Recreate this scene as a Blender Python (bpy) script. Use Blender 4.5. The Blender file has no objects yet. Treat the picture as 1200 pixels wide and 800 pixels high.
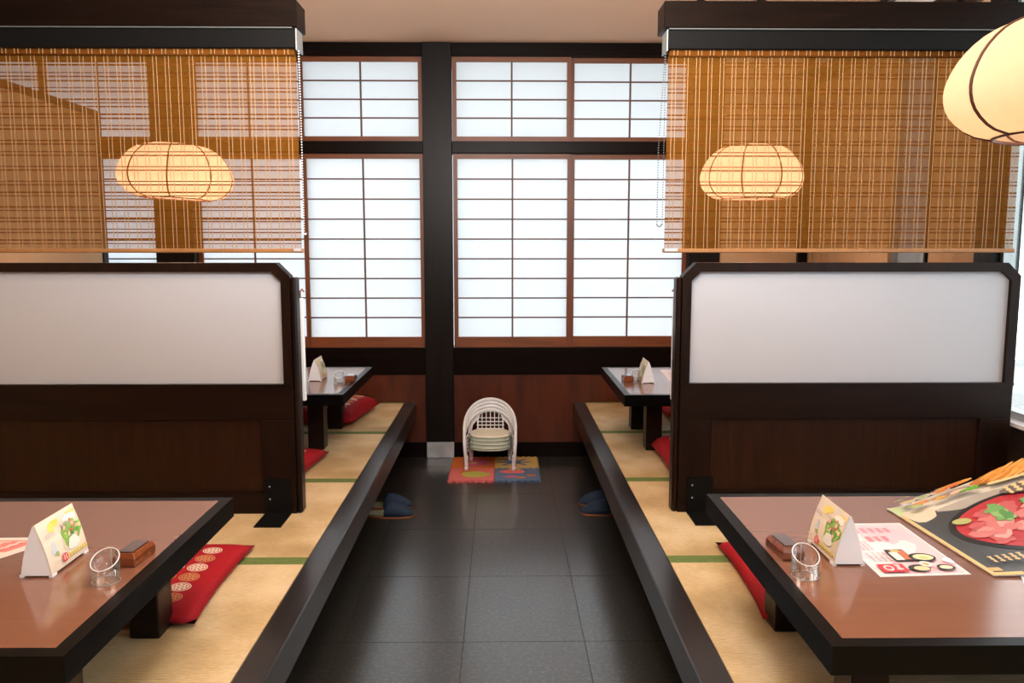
import bpy, bmesh, math, random
from mathutils import Vector, Matrix, Euler
random.seed(7)
C = bpy.context.scene.collection
PI = math.pi
sc = bpy.context.scene

# ------------------------------------------------------------------ camera
cam = bpy.data.objects.new('camera', bpy.data.cameras.new('camera')); C.objects.link(cam)
cam.location = (0, 0, 1.40)
cam.data.sensor_width = 36; cam.data.lens = 950 / 1200 * 36
cam.data.clip_start = 0.02
PITCH = math.atan(112 / 950); YAW = math.atan(12 * math.cos(PITCH) / 950)
cam.rotation_euler = (PI / 2 - PITCH, 0, -YAW)
sc.camera = cam
# ------------------------------------------------------------------ world, lamps, exposure
w = bpy.data.worlds.new('world'); sc.world = w; w.use_nodes = True
bgn = w.node_tree.nodes['Background']
bgn.inputs[0].default_value = (0.90, 0.96, 1.0, 1); bgn.inputs[1].default_value = 4.6
sc.view_settings.view_transform = 'Standard'; sc.view_settings.look = 'None'
sc.view_settings.exposure = 0.0; sc.view_settings.gamma = 1.0
sc.cycles.max_bounces = 10; sc.cycles.diffuse_bounces = 5; sc.cycles.transparent_max_bounces = 24
sc.cycles.caustics_reflective = False; sc.cycles.caustics_refractive = False
sc.cycles.sample_clamp_indirect = 6.0
sc.cycles.use_denoising = True

def area(name, loc, rot, sx, sy, power, col):
    l = bpy.data.lights.new(name, 'AREA'); l.shape = 'RECTANGLE'; l.size = sx; l.size_y = sy
    l.energy = power; l.color = col
    o = bpy.data.objects.new(name, l); o.location = loc; o.rotation_euler = rot; C.objects.link(o); return o
# ceiling lamps over the aisle and over the seats nearer than the camera's view of the ceiling
area('ceiling_lamp', (-0.05, 0.55, 2.60), (0, 0, 0), 0.5, 1.2, 20, (0.98, 0.99, 1.0))
area('ceiling_lamp', (-0.05, -1.6, 2.60), (0, 0, 0), 0.5, 1.2, 20, (0.98, 0.99, 1.0))
area('ceiling_lamp', (-0.05, 2.30, 2.60), (0, 0, 0), 0.3, 0.9, 9, (0.98, 0.99, 1.0))
# added fill lamps brightening the ceiling, out of view before and behind the camera
area('ceiling_fill', (-0.05, 1.6, 2.05), (math.radians(180 - 38), 0, 0), 1.2, 0.3, 120, (1.0, 0.985, 0.97))
area('ceiling_fill', (-0.05, -0.6, 2.05), (math.radians(180 - 10), 0, 0), 1.2, 0.3, 50, (1.0, 0.97, 0.93))

# ------------------------------------------------------------------ helpers: nodes
def newmat(name):
    m = bpy.data.materials.new(name); m.use_nodes = True
    return m, m.node_tree.nodes, m.node_tree.links, m.node_tree.nodes['Principled BSDF']
def ramp(N, stops):
    r = N.new('ShaderNodeValToRGB'); cr = r.color_ramp
    while len(cr.elements) < len(stops): cr.elements.new(0.5)
    for e, (p, c) in zip(cr.elements, stops):
        e.position = p; e.color = (*c, 1)
    return r
def plain(name, col, rough=0.5, metal=0.0, spec=0.5, coat=0.0, noise=0.0, nscale=20, bump=0.0, bscale=200):
    m, N, L, b = newmat(name)
    b.inputs['Base Color'].default_value = (*col, 1); b.inputs['Roughness'].default_value = rough
    b.inputs['Metallic'].default_value = metal; b.inputs['Specular IOR Level'].default_value = spec
    b.inputs['Coat Weight'].default_value = coat; b.inputs['Coat Roughness'].default_value = 0.08
    tc = N.new('ShaderNodeTexCoord')
    n = N.new('ShaderNodeTexNoise'); n.inputs['Scale'].default_value = nscale; n.inputs['Detail'].default_value = 4
    L.new(tc.outputs['Object'], n.inputs['Vector'])
    k = noise if noise else 0.05
    r = ramp(N, [(0.3, tuple(c * (1 - k) for c in col)), (0.7, tuple(min(1, c * (1 + k)) for c in col))])
    L.new(n.outputs['Fac'], r.inputs[0]); L.new(r.outputs[0], b.inputs['Base Color'])
    if bump:
        n2 = N.new('ShaderNodeTexNoise'); n2.inputs['Scale'].default_value = bscale; n2.inputs['Detail'].default_value = 3
        L.new(tc.outputs['Object'], n2.inputs['Vector'])
        bp = N.new('ShaderNodeBump'); bp.inputs['Strength'].default_value = bump; bp.inputs['Distance'].default_value = 0.002
        L.new(n2.outputs['Fac'], bp.inputs['Height']); L.new(bp.outputs[0], b.inputs['Normal'])
    return m
def wood(name, c1, c2, rough=0.4, axis='x', scale=6.0, coat=0.0, spec=0.5, bump=0.15, stretch=14):
    m, N, L, b = newmat(name)
    tc = N.new('ShaderNodeTexCoord'); mp = N.new('ShaderNodeMapping')
    s = [stretch, stretch, stretch]; s['xyz'.index(axis)] = 1.0
    mp.inputs['Scale'].default_value = s
    L.new(tc.outputs['Object'], mp.inputs['Vector'])
    n = N.new('ShaderNodeTexNoise'); n.inputs['Scale'].default_value = scale; n.inputs['Detail'].default_value = 6
    n.inputs['Roughness'].default_value = 0.6; n.inputs['Distortion'].default_value = 0.6
    L.new(mp.outputs[0], n.inputs['Vector'])
    r = ramp(N, [(0.3, c1), (0.7, c2)])
    L.new(n.outputs['Fac'], r.inputs[0]); L.new(r.outputs[0], b.inputs['Base Color'])
    b.inputs['Roughness'].default_value = rough; b.inputs['Coat Weight'].default_value = coat
    b.inputs['Coat Roughness'].default_value = 0.15; b.inputs['Specular IOR Level'].default_value = spec
    bp = N.new('ShaderNodeBump'); bp.inputs['Strength'].default_value = bump; bp.inputs['Distance'].default_value = 0.002
    L.new(n.outputs['Fac'], bp.inputs['Height']); L.new(bp.outputs[0], b.inputs['Normal'])
    return m
def translucent(name, col, tcol, mix=0.5, rough=1.0, grain=0.04):
    m, N, L, b = newmat(name); N.remove(b)
    out = N['Material Output']
    d = N.new('ShaderNodeBsdfDiffuse'); t = N.new('ShaderNodeBsdfTranslucent'); mx = N.new('ShaderNodeMixShader')
    tc = N.new('ShaderNodeTexCoord'); n = N.new('ShaderNodeTexNoise'); n.inputs['Scale'].default_value = 30; n.inputs['Detail'].default_value = 6
    L.new(tc.outputs['Object'], n.inputs['Vector'])
    for c, node in ((col, d), (tcol, t)):
        r = ramp(N, [(0.3, tuple(x * (1 - grain) for x in c)), (0.7, c)])
        L.new(n.outputs['Fac'], r.inputs[0]); L.new(r.outputs[0], node.inputs['Color'])
    mx.inputs[0].default_value = mix
    L.new(d.outputs[0], mx.inputs[1]); L.new(t.outputs[0], mx.inputs[2]); L.new(mx.outputs[0], out.inputs[0])
    return m
def clear(name, tint=(1, 1, 1), fr=0.08, rough=0.0):
    m, N, L, b = newmat(name); N.remove(b); out = N['Material Output']
    t = N.new('ShaderNodeBsdfTransparent'); t.inputs[0].default_value = (*tint, 1)
    g = N.new('ShaderNodeBsdfGlossy'); g.inputs['Roughness'].default_value = rough + 0.02
    lw = N.new('ShaderNodeLayerWeight'); lw.inputs['Blend'].default_value = 0.35
    mth = N.new('ShaderNodeMath'); mth.operation = 'MULTIPLY_ADD'; mth.inputs[1].default_value = 0.55; mth.inputs[2].default_value = fr * 0.5
    mx = N.new('ShaderNodeMixShader')
    L.new(lw.outputs['Fresnel'], mth.inputs[0]); L.new(mth.outputs[0], mx.inputs[0])
    L.new(t.outputs[0], mx.inputs[1]); L.new(g.outputs[0], mx.inputs[2]); L.new(mx.outputs[0], out.inputs[0])
    return m

M = {}
M['dark_x'] = wood('dark_wood', (0.0028, 0.0014, 0.0009), (0.0075, 0.0034, 0.0022), 0.35, 'x', 3, spec=0.09)
M['dark_y'] = wood('dark_wood_depth', (0.007, 0.004, 0.003), (0.019, 0.011, 0.008), 0.33, 'y', 3, spec=0.3)
M['kerb'] = wood('kerb_wood', (0.008, 0.006, 0.005), (0.022, 0.014, 0.011), 0.28, 'y', 3, spec=0.45, coat=0.15)
M['dark_z'] = wood('dark_wood_upright', (0.004, 0.0028, 0.0024), (0.010, 0.006, 0.0045), 0.38, 'z', 3, spec=0.15)
M['brown_x'] = wood('partition_wood', (0.0045, 0.0018, 0.001), (0.014, 0.0055, 0.003), 0.36, 'x', 3, spec=0.16, stretch=9)
M['brown_z'] = wood('partition_wood_upright', (0.0045, 0.0018, 0.001), (0.016, 0.0065, 0.0038), 0.36, 'z', 3, spec=0.16, stretch=9)
M['brown_panel'] = wood('partition_panel_wood', (0.012, 0.0038, 0.0015), (0.026, 0.0085, 0.0032), 0.38, 'z', 5, spec=0.22, bump=0.05)
M['red_wood'] = wood('wainscot_wood', (0.045, 0.007, 0.002), (0.100, 0.021, 0.005), 0.35, 'z', 2.2, stretch=5, bump=0.05)
M['orange_wood'] = wood('sash_wood', (0.13, 0.034, 0.006), (0.22, 0.062, 0.012), 0.45, 'x', 4)
M['orange_wood_z'] = wood('sash_wood_upright', (0.11, 0.028, 0.005), (0.20, 0.055, 0.011), 0.45, 'z', 4)
M['muntin'] = wood('muntin_wood', (0.085, 0.035, 0.022), (0.14, 0.06, 0.04), 0.55, 'x', 4)
M['paper'] = translucent('shoji_paper', (0.80, 0.82, 0.82), (0.745, 0.785, 0.81), 0.62, grain=0.012)
M['plaster'] = plain('tan_plaster', (0.62, 0.43, 0.25), 0.85, noise=0.04, nscale=3, bump=0.1)
M['plaster_white'] = plain('white_plaster', (0.72, 0.70, 0.62), 0.85, noise=0.04, nscale=3)
M['ceiling'] = plain('ceiling_board', (0.80, 0.555, 0.385), 0.8, noise=0.03, nscale=1.5)
M['laminate'] = wood('table_laminate', (0.160, 0.071, 0.043), (0.180, 0.080, 0.049), 0.15, 'x', 2, spec=1.0, bump=0.0)
M['lacquer'] = plain('black_lacquer', (0.0022, 0.002, 0.0018), 0.3, spec=0.10, noise=0.1)
M['leg_wood'] = wood('leg_wood', (0.007, 0.0035, 0.0022), (0.014, 0.007, 0.004), 0.35, 'z', 4, spec=.2)
M['acrylic'] = plain('white_acrylic', (0.48, 0.51, 0.57), 0.22, spec=0.4, noise=0.01, nscale=2)
M['aluminium'] = plain('aluminium', (0.42, 0.46, 0.46), 0.35, metal=0.7, noise=0.05)
M['strip'] = plain('dim_strip', (0.09, 0.10, 0.10), 0.4)
M['steel'] = plain('brushed_steel', (0.50, 0.54, 0.58), 0.5, metal=0.3, noise=0.3, nscale=9)
M['plate_black'] = plain('black_steel', (0.004, 0.004, 0.004), 0.5, spec=.10)
M['green_cloth'] = plain('green_border_cloth', (0.10, 0.15, 0.035), 0.9, noise=0.15, nscale=60, bump=0.2)
M['thread'] = plain('blind_thread', (0.36, 0.215, 0.10), 0.8)
M['stick'] = translucent('blind_stick', (0.25, 0.100, 0.013), (0.30, 0.13, 0.03), 0.18)
M['stick_dark'] = translucent('blind_thick_stick', (0.15, 0.048, 0.008), (0.18, 0.06, 0.01), 0.12)
M['rail_wood'] = wood('blind_rail_wood', (0.26, 0.12, 0.04), (0.36, 0.17, 0.06), 0.4, 'x', 4)
M['lantern_paper'] = translucent('lantern_paper', (0.86, 0.74, 0.58), (0.92, 0.78, 0.58), 0.6)
M['rib'] = plain('lantern_rib', (0.075, 0.022, 0.010), 0.5)
M['white_plastic'] = plain('white_plastic', (0.86, 0.89, 0.93), 0.35, noise=0.01)
M['card'] = plain('card_paper', (0.68, 0.60, 0.48), 0.5, noise=0.02)
M['white_paper'] = plain('white_paper', (0.70, 0.69, 0.70), 0.38, noise=0.01)
M['white_cane'] = plain('white_enamel', (0.86, 0.90, 0.94), 0.3, noise=0.02)
M['cream_vinyl'] = plain('cream_vinyl', (0.86, 0.83, 0.66), 0.3, noise=0.03)
M['pale_green'] = plain('pale_green_board', (0.50, 0.58, 0.49), 0.35, noise=0.03)
M['brown_lacquer'] = wood('brown_lacquer', (0.11, 0.024, 0.007), (0.20, 0.05, 0.014), 0.12, 'x', 5, coat=0.8)
M['brown_lid'] = plain('dark_brown_lid', (0.05, 0.022, 0.014), 0.14, coat=0.8)
M['blue_felt'] = plain('blue_felt', (0.004, 0.021, 0.056), 0.8, noise=0.15, nscale=60, bump=0.3)
M['insole'] = plain('slipper_insole', (0.30, 0.35, 0.26), 0.7)
M['sole'] = plain('slipper_sole', (0.28, 0.10, 0.04), 0.6)
M['glass'] = clear('window_glass', (0.97, 0.985, 0.98), 0.05)
M['tube_acrylic'] = clear('clear_acrylic', (0.99, 0.99, 0.99), 0.05)
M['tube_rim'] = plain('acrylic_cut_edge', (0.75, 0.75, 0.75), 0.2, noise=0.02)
M['frosted'] = translucent('frosted_glass', (0.42, 0.48, 0.50), (0.30, 0.35, 0.38), 0.4)
M['concrete'] = plain('pavement', (0.42, 0.42, 0.41), 0.9, noise=0.1)
M['bulb'] = newmat('bulb_glow')[0]
_b = M['bulb'].node_tree.nodes['Principled BSDF']; _b.inputs['Emission Color'].default_value = (1, 0.72, 0.42, 1); _b.inputs['Emission Strength'].default_value = 6
# tatami
def tatami():
    m, N, L, b = newmat('tatami_weave')
    tc = N.new('ShaderNodeTexCoord')
    wv = N.new('ShaderNodeTexWave'); wv.wave_type = 'BANDS'; wv.bands_direction = 'Y'
    wv.inputs['Scale'].default_value = 26; wv.inputs['Distortion'].default_value = 0.4; wv.inputs['Detail'].default_value = 2
    L.new(tc.outputs['Object'], wv.inputs['Vector'])
    mp = N.new('ShaderNodeMapping'); mp.inputs['Scale'].default_value = (16, 160, 1); L.new(tc.outputs['Object'], mp.inputs['Vector'])
    n = N.new('ShaderNodeTexNoise'); n.inputs['Scale'].default_value = 3; n.inputs['Detail'].default_value = 5
    L.new(mp.outputs[0], n.inputs['Vector'])
    n3 = N.new('ShaderNodeTexNoise'); n3.inputs['Scale'].default_value = 3.5; L.new(tc.outputs['Object'], n3.inputs['Vector'])
    a = N.new('ShaderNodeMath'); a.operation = 'MULTIPLY_ADD'; a.inputs[1].default_value = 0.55
    L.new(n.outputs['Fac'], a.inputs[0]); L.new(n3.outputs['Fac'], a.inputs[2])
    r = ramp(N, [(0.55, (0.33, 0.23, 0.105)), (0.78, (0.48, 0.355, 0.185)), (0.95, (0.62, 0.50, 0.31))])
    L.new(a.outputs[0], r.inputs[0]); L.new(r.outputs[0], b.inputs['Base Color'])
    b.inputs['Roughness'].default_value = 0.62; b.inputs['Specular IOR Level'].default_value = 0.35
    ad = N.new('ShaderNodeMath'); ad.operation = 'ADD'; L.new(wv.outputs['Fac'], ad.inputs[0]); L.new(n.outputs['Fac'], ad.inputs[1])
    bp = N.new('ShaderNodeBump'); bp.inputs['Strength'].default_value = 0.5; bp.inputs['Distance'].default_value = 0.002
    L.new(ad.outputs[0], bp.inputs['Height']); L.new(bp.outputs[0], b.inputs['Normal'])
    return m
M['tatami'] = tatami()
def vinyl():
    m, N, L, b = newmat('floor_vinyl')
    tc = N.new('ShaderNodeNewGeometry')
    n = N.new('ShaderNodeTexNoise'); n.inputs['Scale'].default_value = 70; n.inputs['Detail'].default_value = 2; n.inputs['Roughness'].default_value = 0.6
    b.inputs['Specular IOR Level'].default_value = 1.0; b.inputs['Coat Weight'].default_value = 0.7; b.inputs['Coat Roughness'].default_value = 0.2
    L.new(tc.outputs['Position'], n.inputs['Vector'])
    r = ramp(N, [(0.35, (0.008, 0.008, 0.007)), (0.55, (0.024, 0.0235, 0.020)), (0.75, (0.075, 0.073, 0.064))])
    L.new(n.outputs['Fac'], r.inputs[0]); L.new(r.outputs[0], b.inputs['Base Color'])
    n2 = N.new('ShaderNodeTexNoise'); n2.inputs['Scale'].default_value = 5; n2.inputs['Detail'].default_value = 4; L.new(tc.outputs['Position'], n2.inputs['Vector'])
    r2 = ramp(N, [(0.3, (0.30,) * 3), (0.7, (0.34,) * 3)]); L.new(n2.outputs['Fac'], r2.inputs[0]); L.new(r2.outputs[0], b.inputs['Roughness'])
    return m
M['vinyl'] = vinyl()
M['grout'] = plain('floor_joint', (0.006, 0.006, 0.006), 0.6)
def cushion_cloth():
    m, N, L, b = newmat('red_cushion_cloth')
    tc = N.new('ShaderNodeTexCoord'); sp = N.new('ShaderNodeSeparateXYZ'); L.new(tc.outputs['Object'], sp.inputs[0])
    def mth(op, a, b_=None, c=None):
        n = N.new('ShaderNodeMath'); n.operation = op
        for i, v in enumerate((a, b_, c)):
            if v is None: continue
            if isinstance(v, (int, float)): n.inputs[i].default_value = v
            else: L.new(v, n.inputs[i])
        return n.outputs[0]
    P = 0.070
    fx = mth('SUBTRACT', mth('FRACT', mth('DIVIDE', mth('ADD', sp.outputs[0], 10 * P), P)), 0.5)
    fy = mth('SUBTRACT', mth('FRACT', mth('DIVIDE', mth('ADD', sp.outputs[1], 10 * P), P)), 0.5)
    rad = mth('SQRT', mth('ADD', mth('MULTIPLY', fx, fx), mth('MULTIPLY', fy, fy)))
    ring = mth('LESS_THAN', rad, 0.43)
    inx = mth('LESS_THAN', mth('ABSOLUTE', sp.outputs[0]), 3.0 * P)
    iny = mth('LESS_THAN', mth('ABSOLUTE', sp.outputs[1]), 3.0 * P)
    top = mth('GREATER_THAN', sp.outputs[2], 0.012)
    ang = mth('ARCTAN2', fy, fx)
    pet = mth('GREATER_THAN', mth('ADD', mth('SINE', mth('MULTIPLY', ang, 8.0)), mth('SINE', mth('MULTIPLY', rad, 44.0))), -0.55)
    pet = mth('MAXIMUM', mth('MULTIPLY', pet, mth('LESS_THAN', rad, .34)), mth('GREATER_THAN', rad, .38))
    mask = mth('MULTIPLY', mth('MULTIPLY', ring, inx), mth('MULTIPLY', mth('MULTIPLY', iny, top), pet))
    # alternate gold and white rows
    row = mth('FRACT', mth('DIVIDE', mth('FLOOR', mth('DIVIDE', mth('ADD', sp.outputs[1], 10 * P), P)), 2.0))
    alt = mth('GREATER_THAN', row, 0.25)
    mc = N.new('ShaderNodeMix'); mc.data_type = 'RGBA'; L.new(alt, mc.inputs[0])
    mc.inputs[6].default_value = (0.66, 0.56, 0.45, 1); mc.inputs[7].default_value = (0.44, 0.20, 0.09, 1)
    n = N.new('ShaderNodeTexNoise'); n.inputs['Scale'].default_value = 300; L.new(tc.outputs['Object'], n.inputs['Vector'])
    r = ramp(N, [(0.3, (0.24, 0.003, 0.008)), (0.7, (0.36, 0.006, 0.014))]); L.new(n.outputs['Fac'], r.inputs[0])
    mx = N.new('ShaderNodeMix'); mx.data_type = 'RGBA'; L.new(mask, mx.inputs[0]); L.new(r.outputs[0], mx.inputs[6]); L.new(mc.outputs[2], mx.inputs[7])
    L.new(mx.outputs[2], b.inputs['Base Color']); b.inputs['Roughness'].default_value = 0.75
    b.inputs['Specular IOR Level'].default_value = 0.25
    return m
M['cushion'] = cushion_cloth()
def ink():
    m, N, L, b = newmat('print_ink')
    a = N.new('ShaderNodeAttribute'); a.attribute_name = 'Col'
    L.new(a.outputs['Color'], b.inputs['Base Color']); b.inputs['Roughness'].default_value = 0.36
    return m
M['ink'] = ink()
def foam():
    m, N, L, b = newmat('foam_colour')
    a = N.new('ShaderNodeAttribute'); a.attribute_name = 'Col'
    L.new(a.outputs['Color'], b.inputs['Base Color']); b.inputs['Roughness'].default_value = 0.7
    return m
M['foam'] = foam()

# ------------------------------------------------------------------ helpers: meshes
def box(bm, x0, x1, y0, y1, z0, z1, bev=0.0, seg=1):
    t = bmesh.new() if bev else bm
    vs = [t.verts.new((x, y, z)) for x in (x0, x1) for y in (y0, y1) for z in (z0, z1)]
    for f in ((0, 1, 3, 2), (4, 6, 7, 5), (0, 4, 5, 1), (2, 3, 7, 6), (0, 2, 6, 4), (1, 5, 7, 3)):
        t.faces.new([vs[i] for i in f])
    if bev:
        bmesh.ops.recalc_face_normals(t, faces=t.faces)
        bmesh.ops.bevel(t, geom=t.edges[:], offset=bev, segments=seg, affect='EDGES', profile=0.6)
        me = bpy.data.meshes.new('tmp'); t.to_mesh(me); t.free(); bm.from_mesh(me); bpy.data.meshes.remove(me)
def tube(bm, pts, r, seg=8, closed=False, cap=True):
    pts = [Vector(p) for p in pts]; n = len(pts); rings = []
    rr = r if isinstance(r, (list, tuple)) else [r] * n
    prev = None
    for i, p in enumerate(pts):
        if closed: d = pts[(i + 1) % n] - pts[i - 1]
        else: d = pts[min(i + 1, n - 1)] - pts[max(i - 1, 0)]
        d.normalize()
        if prev is None:
            a = Vector((0, 0, 1)) if abs(d.z) < 0.9 else Vector((1, 0, 0))
            u = d.cross(a).normalized()
        else:
            u = (prev - d * prev.dot(d)).normalized()
        v = d.cross(u); prev = u
        rings.append([bm.verts.new(p + (u * math.cos(2 * PI * k / seg) + v * math.sin(2 * PI * k / seg)) * rr[i]) for k in range(seg)])
    for i in range(n if closed else n - 1):
        a, b_ = rings[i], rings[(i + 1) % n]
        for k in range(seg):
            f = bm.faces.new((a[k], a[(k + 1) % seg], b_[(k + 1) % seg], b_[k])); f.smooth = True
    if cap and not closed:
        bm.faces.new(rings[0]); bm.faces.new(rings[-1])
def lathe(bm, prof, seg=24, c=(0, 0, 0), cap=True):
    rings = [[bm.verts.new((c[0] + r * math.cos(2 * PI * k / seg), c[1] + r * math.sin(2 * PI * k / seg), c[2] + z)) for k in range(seg)] for r, z in prof]
    for a, b_ in zip(rings, rings[1:]):
        for k in range(seg):
            f = bm.faces.new((a[k], a[(k + 1) % seg], b_[(k + 1) % seg], b_[k])); f.smooth = True
    if cap: bm.faces.new(rings[0]); bm.faces.new(rings[-1])
def prism(bm, poly, lo, hi, axis='y'):
    def P(a, b_, t): return {'y': (a, t, b_), 'z': (a, b_, t), 'x': (t, a, b_)}[axis]
    A = [bm.verts.new(P(a, b_, lo)) for a, b_ in poly]; B = [bm.verts.new(P(a, b_, hi)) for a, b_ in poly]
    bm.faces.new(A); bm.faces.new(B[::-1])
    for i in range(len(poly)):
        j = (i + 1) % len(poly); bm.faces.new((A[i], A[j], B[j], B[i]))
def obj(name, bm, mat, parent=None, kind=None, label=None, loc=None):
    bmesh.ops.recalc_face_normals(bm, faces=bm.faces)
    me = bpy.data.meshes.new(name); bm.to_mesh(me); bm.free()
    me.materials.append(mat)
    o = bpy.data.objects.new(name, me); C.objects.link(o)
    if parent: o.parent = parent
    if kind: o['kind'] = kind
    if label: o['label'] = label
    if loc: o.location = loc
    return o
def BX(name, mat, parent, *a, **k):
    bev = k.pop('bev', 0); bm = bmesh.new(); box(bm, *a, bev=bev); return obj(name, bm, mat, parent, **k)
def empty(name, loc=(0, 0, 0), rz=0):
    o = bpy.data.objects.new(name, None); o.location = loc; o.rotation_euler = (0, 0, rz); o.empty_display_size = 0.1; C.objects.link(o); return o
def tag(o, label, cat, group=None):
    o['label'] = label; o['category'] = cat
    if group: o['group'] = group
    return o
def thing(name, label, cat, loc=(0, 0, 0), rz=0, group=None):
    return tag(empty(name, loc, rz), label, cat, group)
def dup(src, loc, rz=None, label=None):
    r = src.copy(); C.objects.link(r); r.location = loc
    if rz is not None: r.rotation_euler = (0, 0, rz)
    if label: r['label'] = label
    for ch in list(src.children):
        c = ch.copy(); C.objects.link(c); c.parent = r
        for g in list(ch.children):
            d = g.copy(); C.objects.link(d); d.parent = c
    return r
class Print:
    """flat print laid on a surface: each shape has its own colour"""
    def __init__(s, fn, dz=.00006): s.v = []; s.f = []; s.c = []; s.fn = fn; s.k = 0; s.dz = dz
    def poly(s, rings, col):
        s.k += 1 if s.dz < .0001 or len(rings) > 2 else .2; base = len(s.v); m = len(rings[0])
        for r in rings:
            for (u, v) in r: s.v.append(tuple(s.fn(u, v, 0.00035 + s.dz * s.k)))
        for i in range(len(rings) - 1):
            for k in range(m):
                a = base + i * m + k; b_ = base + i * m + (k + 1) % m
                s.f.append((a, b_, b_ + m, a + m)); s.c.append(col)
        s.f.append(tuple(base + (len(rings) - 1) * m + k for k in range(m))); s.c.append(col)
    def ell(s, u, v, a, b_, col, rot=0, n=18, wob=0.0, rings=3, seed=0):
        rnd = random.Random(seed); ph = [rnd.random() * 6.28 for _ in range(3)]
        R = []
        for q in ([1.0, 0.66, 0.33][:rings] if rings <= 3 else [1 - i_ / rings for i_ in range(rings)]):
            L_ = []
            for k in range(n):
                t = 2 * PI * k / n; w_ = 1 + wob * (math.sin(3 * t + ph[0]) + 0.7 * math.sin(5 * t + ph[1]) + 0.5 * math.sin(2 * t + ph[2]))
                x, y = a * q * w_ * math.cos(t), b_ * q * w_ * math.sin(t)
                L_.append((u + x * math.cos(rot) - y * math.sin(rot), v + x * math.sin(rot) + y * math.cos(rot)))
            R.append(L_)
        s.poly(R, col)
    def rect(s, u0, u1, v0, v1, col, n=1):
        s.k += 1; n = max(n, 96) if s.dz > .0001 and u1 - u0 > .3 else n
        for i in range(n):
            a, b_ = u0 + (u1 - u0) * i / n, u0 + (u1 - u0) * (i + 1) / n
            base = len(s.v)
            for (u, v) in ((a, v0), (b_, v0), (b_, v1), (a, v1)): s.v.append(tuple(s.fn(u, v, 0.00035 + s.dz * s.k)))
            s.f.append((base, base + 1, base + 2, base + 3)); s.c.append(col)
    def strokes(s, u0, u1, v0, v1, n, col, seed=1, th=0.002):
        """small brush-like marks: writing too blurred in the photograph to be read"""
        rnd = random.Random(seed); du = (u1 - u0) / n
        for i in range(n):
            cu = u0 + du * (i + 0.5); h = (v1 - v0)
            for q in range(3):
                vv = v0 + h * (0.15 + 0.33 * q); hw = du * (0.22 + 0.18 * rnd.random())
                s.rect(cu - hw, cu + hw, vv, vv + th, col)
            s.rect(cu - th / 2, cu + th / 2, v0 + h * 0.05, v0 + h * 0.9, col)
    def build(s, name, parent, mat='ink'):
        me = bpy.data.meshes.new(name); me.from_pydata(s.v, [], s.f); me.materials.append(M[mat])
        at = me.color_attributes.new('Col', 'FLOAT_COLOR', 'CORNER'); i = 0
        for p, col in zip(me.polygons, s.c):
            for _ in p.loop_indices:
                at.data[i].color = (*col, 1); i += 1
        o = bpy.data.objects.new(name, me); C.objects.link(o); o.parent = parent; return o

# ================================================================== SETTING
WY = 5.30          # front face of the far wall
CZ = 2.67          # ceiling height
XL, XR = -4.6, 2.02
YB = -3.2
# ---- floor with vinyl tiles
fl = BX('floor', M['grout'], None, XL - .1, XR + .1, YB, WY + .12, -0.12, -0.004, kind='structure')
tm = bmesh.new(); TW, TL = 0.432, 0.577
box(tm, 0.0012, TW - 0.0012, 0.0012, TL - 0.0012, -0.004, 0.0)
tile0 = obj('tile', tm, M['vinyl'], fl, loc=(-0.139 - TW, 2.743 - 3 * TL, 0))
for i in range(-2, 3):
    for j in range(-6, 5):
        if (i, j) == (-1, -3): continue
        y = 2.743 + j * TL; x = -0.139 + i * TW
        if y + TL > WY + .02 and False: continue
        t = tile0.copy(); C.objects.link(t); t.parent = fl; t.location = (x, y, 0)
# ---- ceiling
ce = BX('ceiling', M['ceiling'], None, XL - .1, XR + .1, YB, WY + .12, CZ, CZ + .1, kind='structure')
BX('trim_1', M['plaster_white'], None, -2.262, -2.245, -1.0, 4.30, CZ - .008, CZ, kind='structure')
# ---- back wall
wb = bmesh.new()
T = 0.10
def wseg(bm, x0, x1, z0, z1): box(bm, x0, x1, WY + .012, WY + T, z0, z1)
for (x0, x1) in ((-3.60, -2.22), (-1.98, -0.50), (-0.32, 1.215)):
    wseg(wb, x0, x1, 0, 0.736); wseg(wb, x0, x1, 1.986, 2.066); wseg(wb, x0, x1, 2.589, CZ)
for (x0, x1) in ((-2.223, -1.976), (-0.502, -0.317), (1.213, 1.414), (XL, -3.58)): wseg(wb, x0, x1, 0, CZ)
wall_back = obj('wall_back', wb, M['dark_x'], None, kind='structure')
def posts(x0, x1, nm='post', y0=None):
    return BX(nm, M['dark_z'], wall_back, x0, x1, (WY - .03) if y0 is None else y0, WY + .02, 0, CZ, bev=.003)
posts(-0.502, -0.317); posts(-2.223, -1.976); posts(1.213, 1.414); posts(1.925, 1.985)
BX('plaster_panel', M['plaster'], wall_back, 1.41, XR, WY + .005, WY + T, 0, CZ)
BX('metal_kick_plate', M['steel'], wall_back, -0.498, -0.318, WY - .036, WY - .031, 0.002, 0.108)
for (x0, x1) in ((-3.60, -2.223), (-1.976, -0.502), (-0.317, 1.213)):
    BX('wainscot_panel', M['red_wood'], wall_back, x0, x1, WY - .002, WY + .012, 0.10, 0.56)
    BX('rail', M['dark_x'], wall_back, x0, x1, WY - .018, WY + .012, 0.56, 0.736, bev=.002)
    BX('rail', M['dark_x'], wall_back, x0, x1, WY - .012, WY + .012, 1.990, 2.062, bev=.002)
    BX('rail', M['dark_x'], wall_back, x0, x1, WY - .018, WY + .012, 2.592, CZ, bev=.002)
BX('baseboard_back', M['dark_x'], None, -0.317, 0.70, WY - .010, WY - .002, 0.0, 0.10, kind='structure')
BX('baseboard_back', M['dark_x'], None, -0.80, -0.502, WY - .010, WY - .002, 0.0, 0.10, kind='structure')
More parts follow.
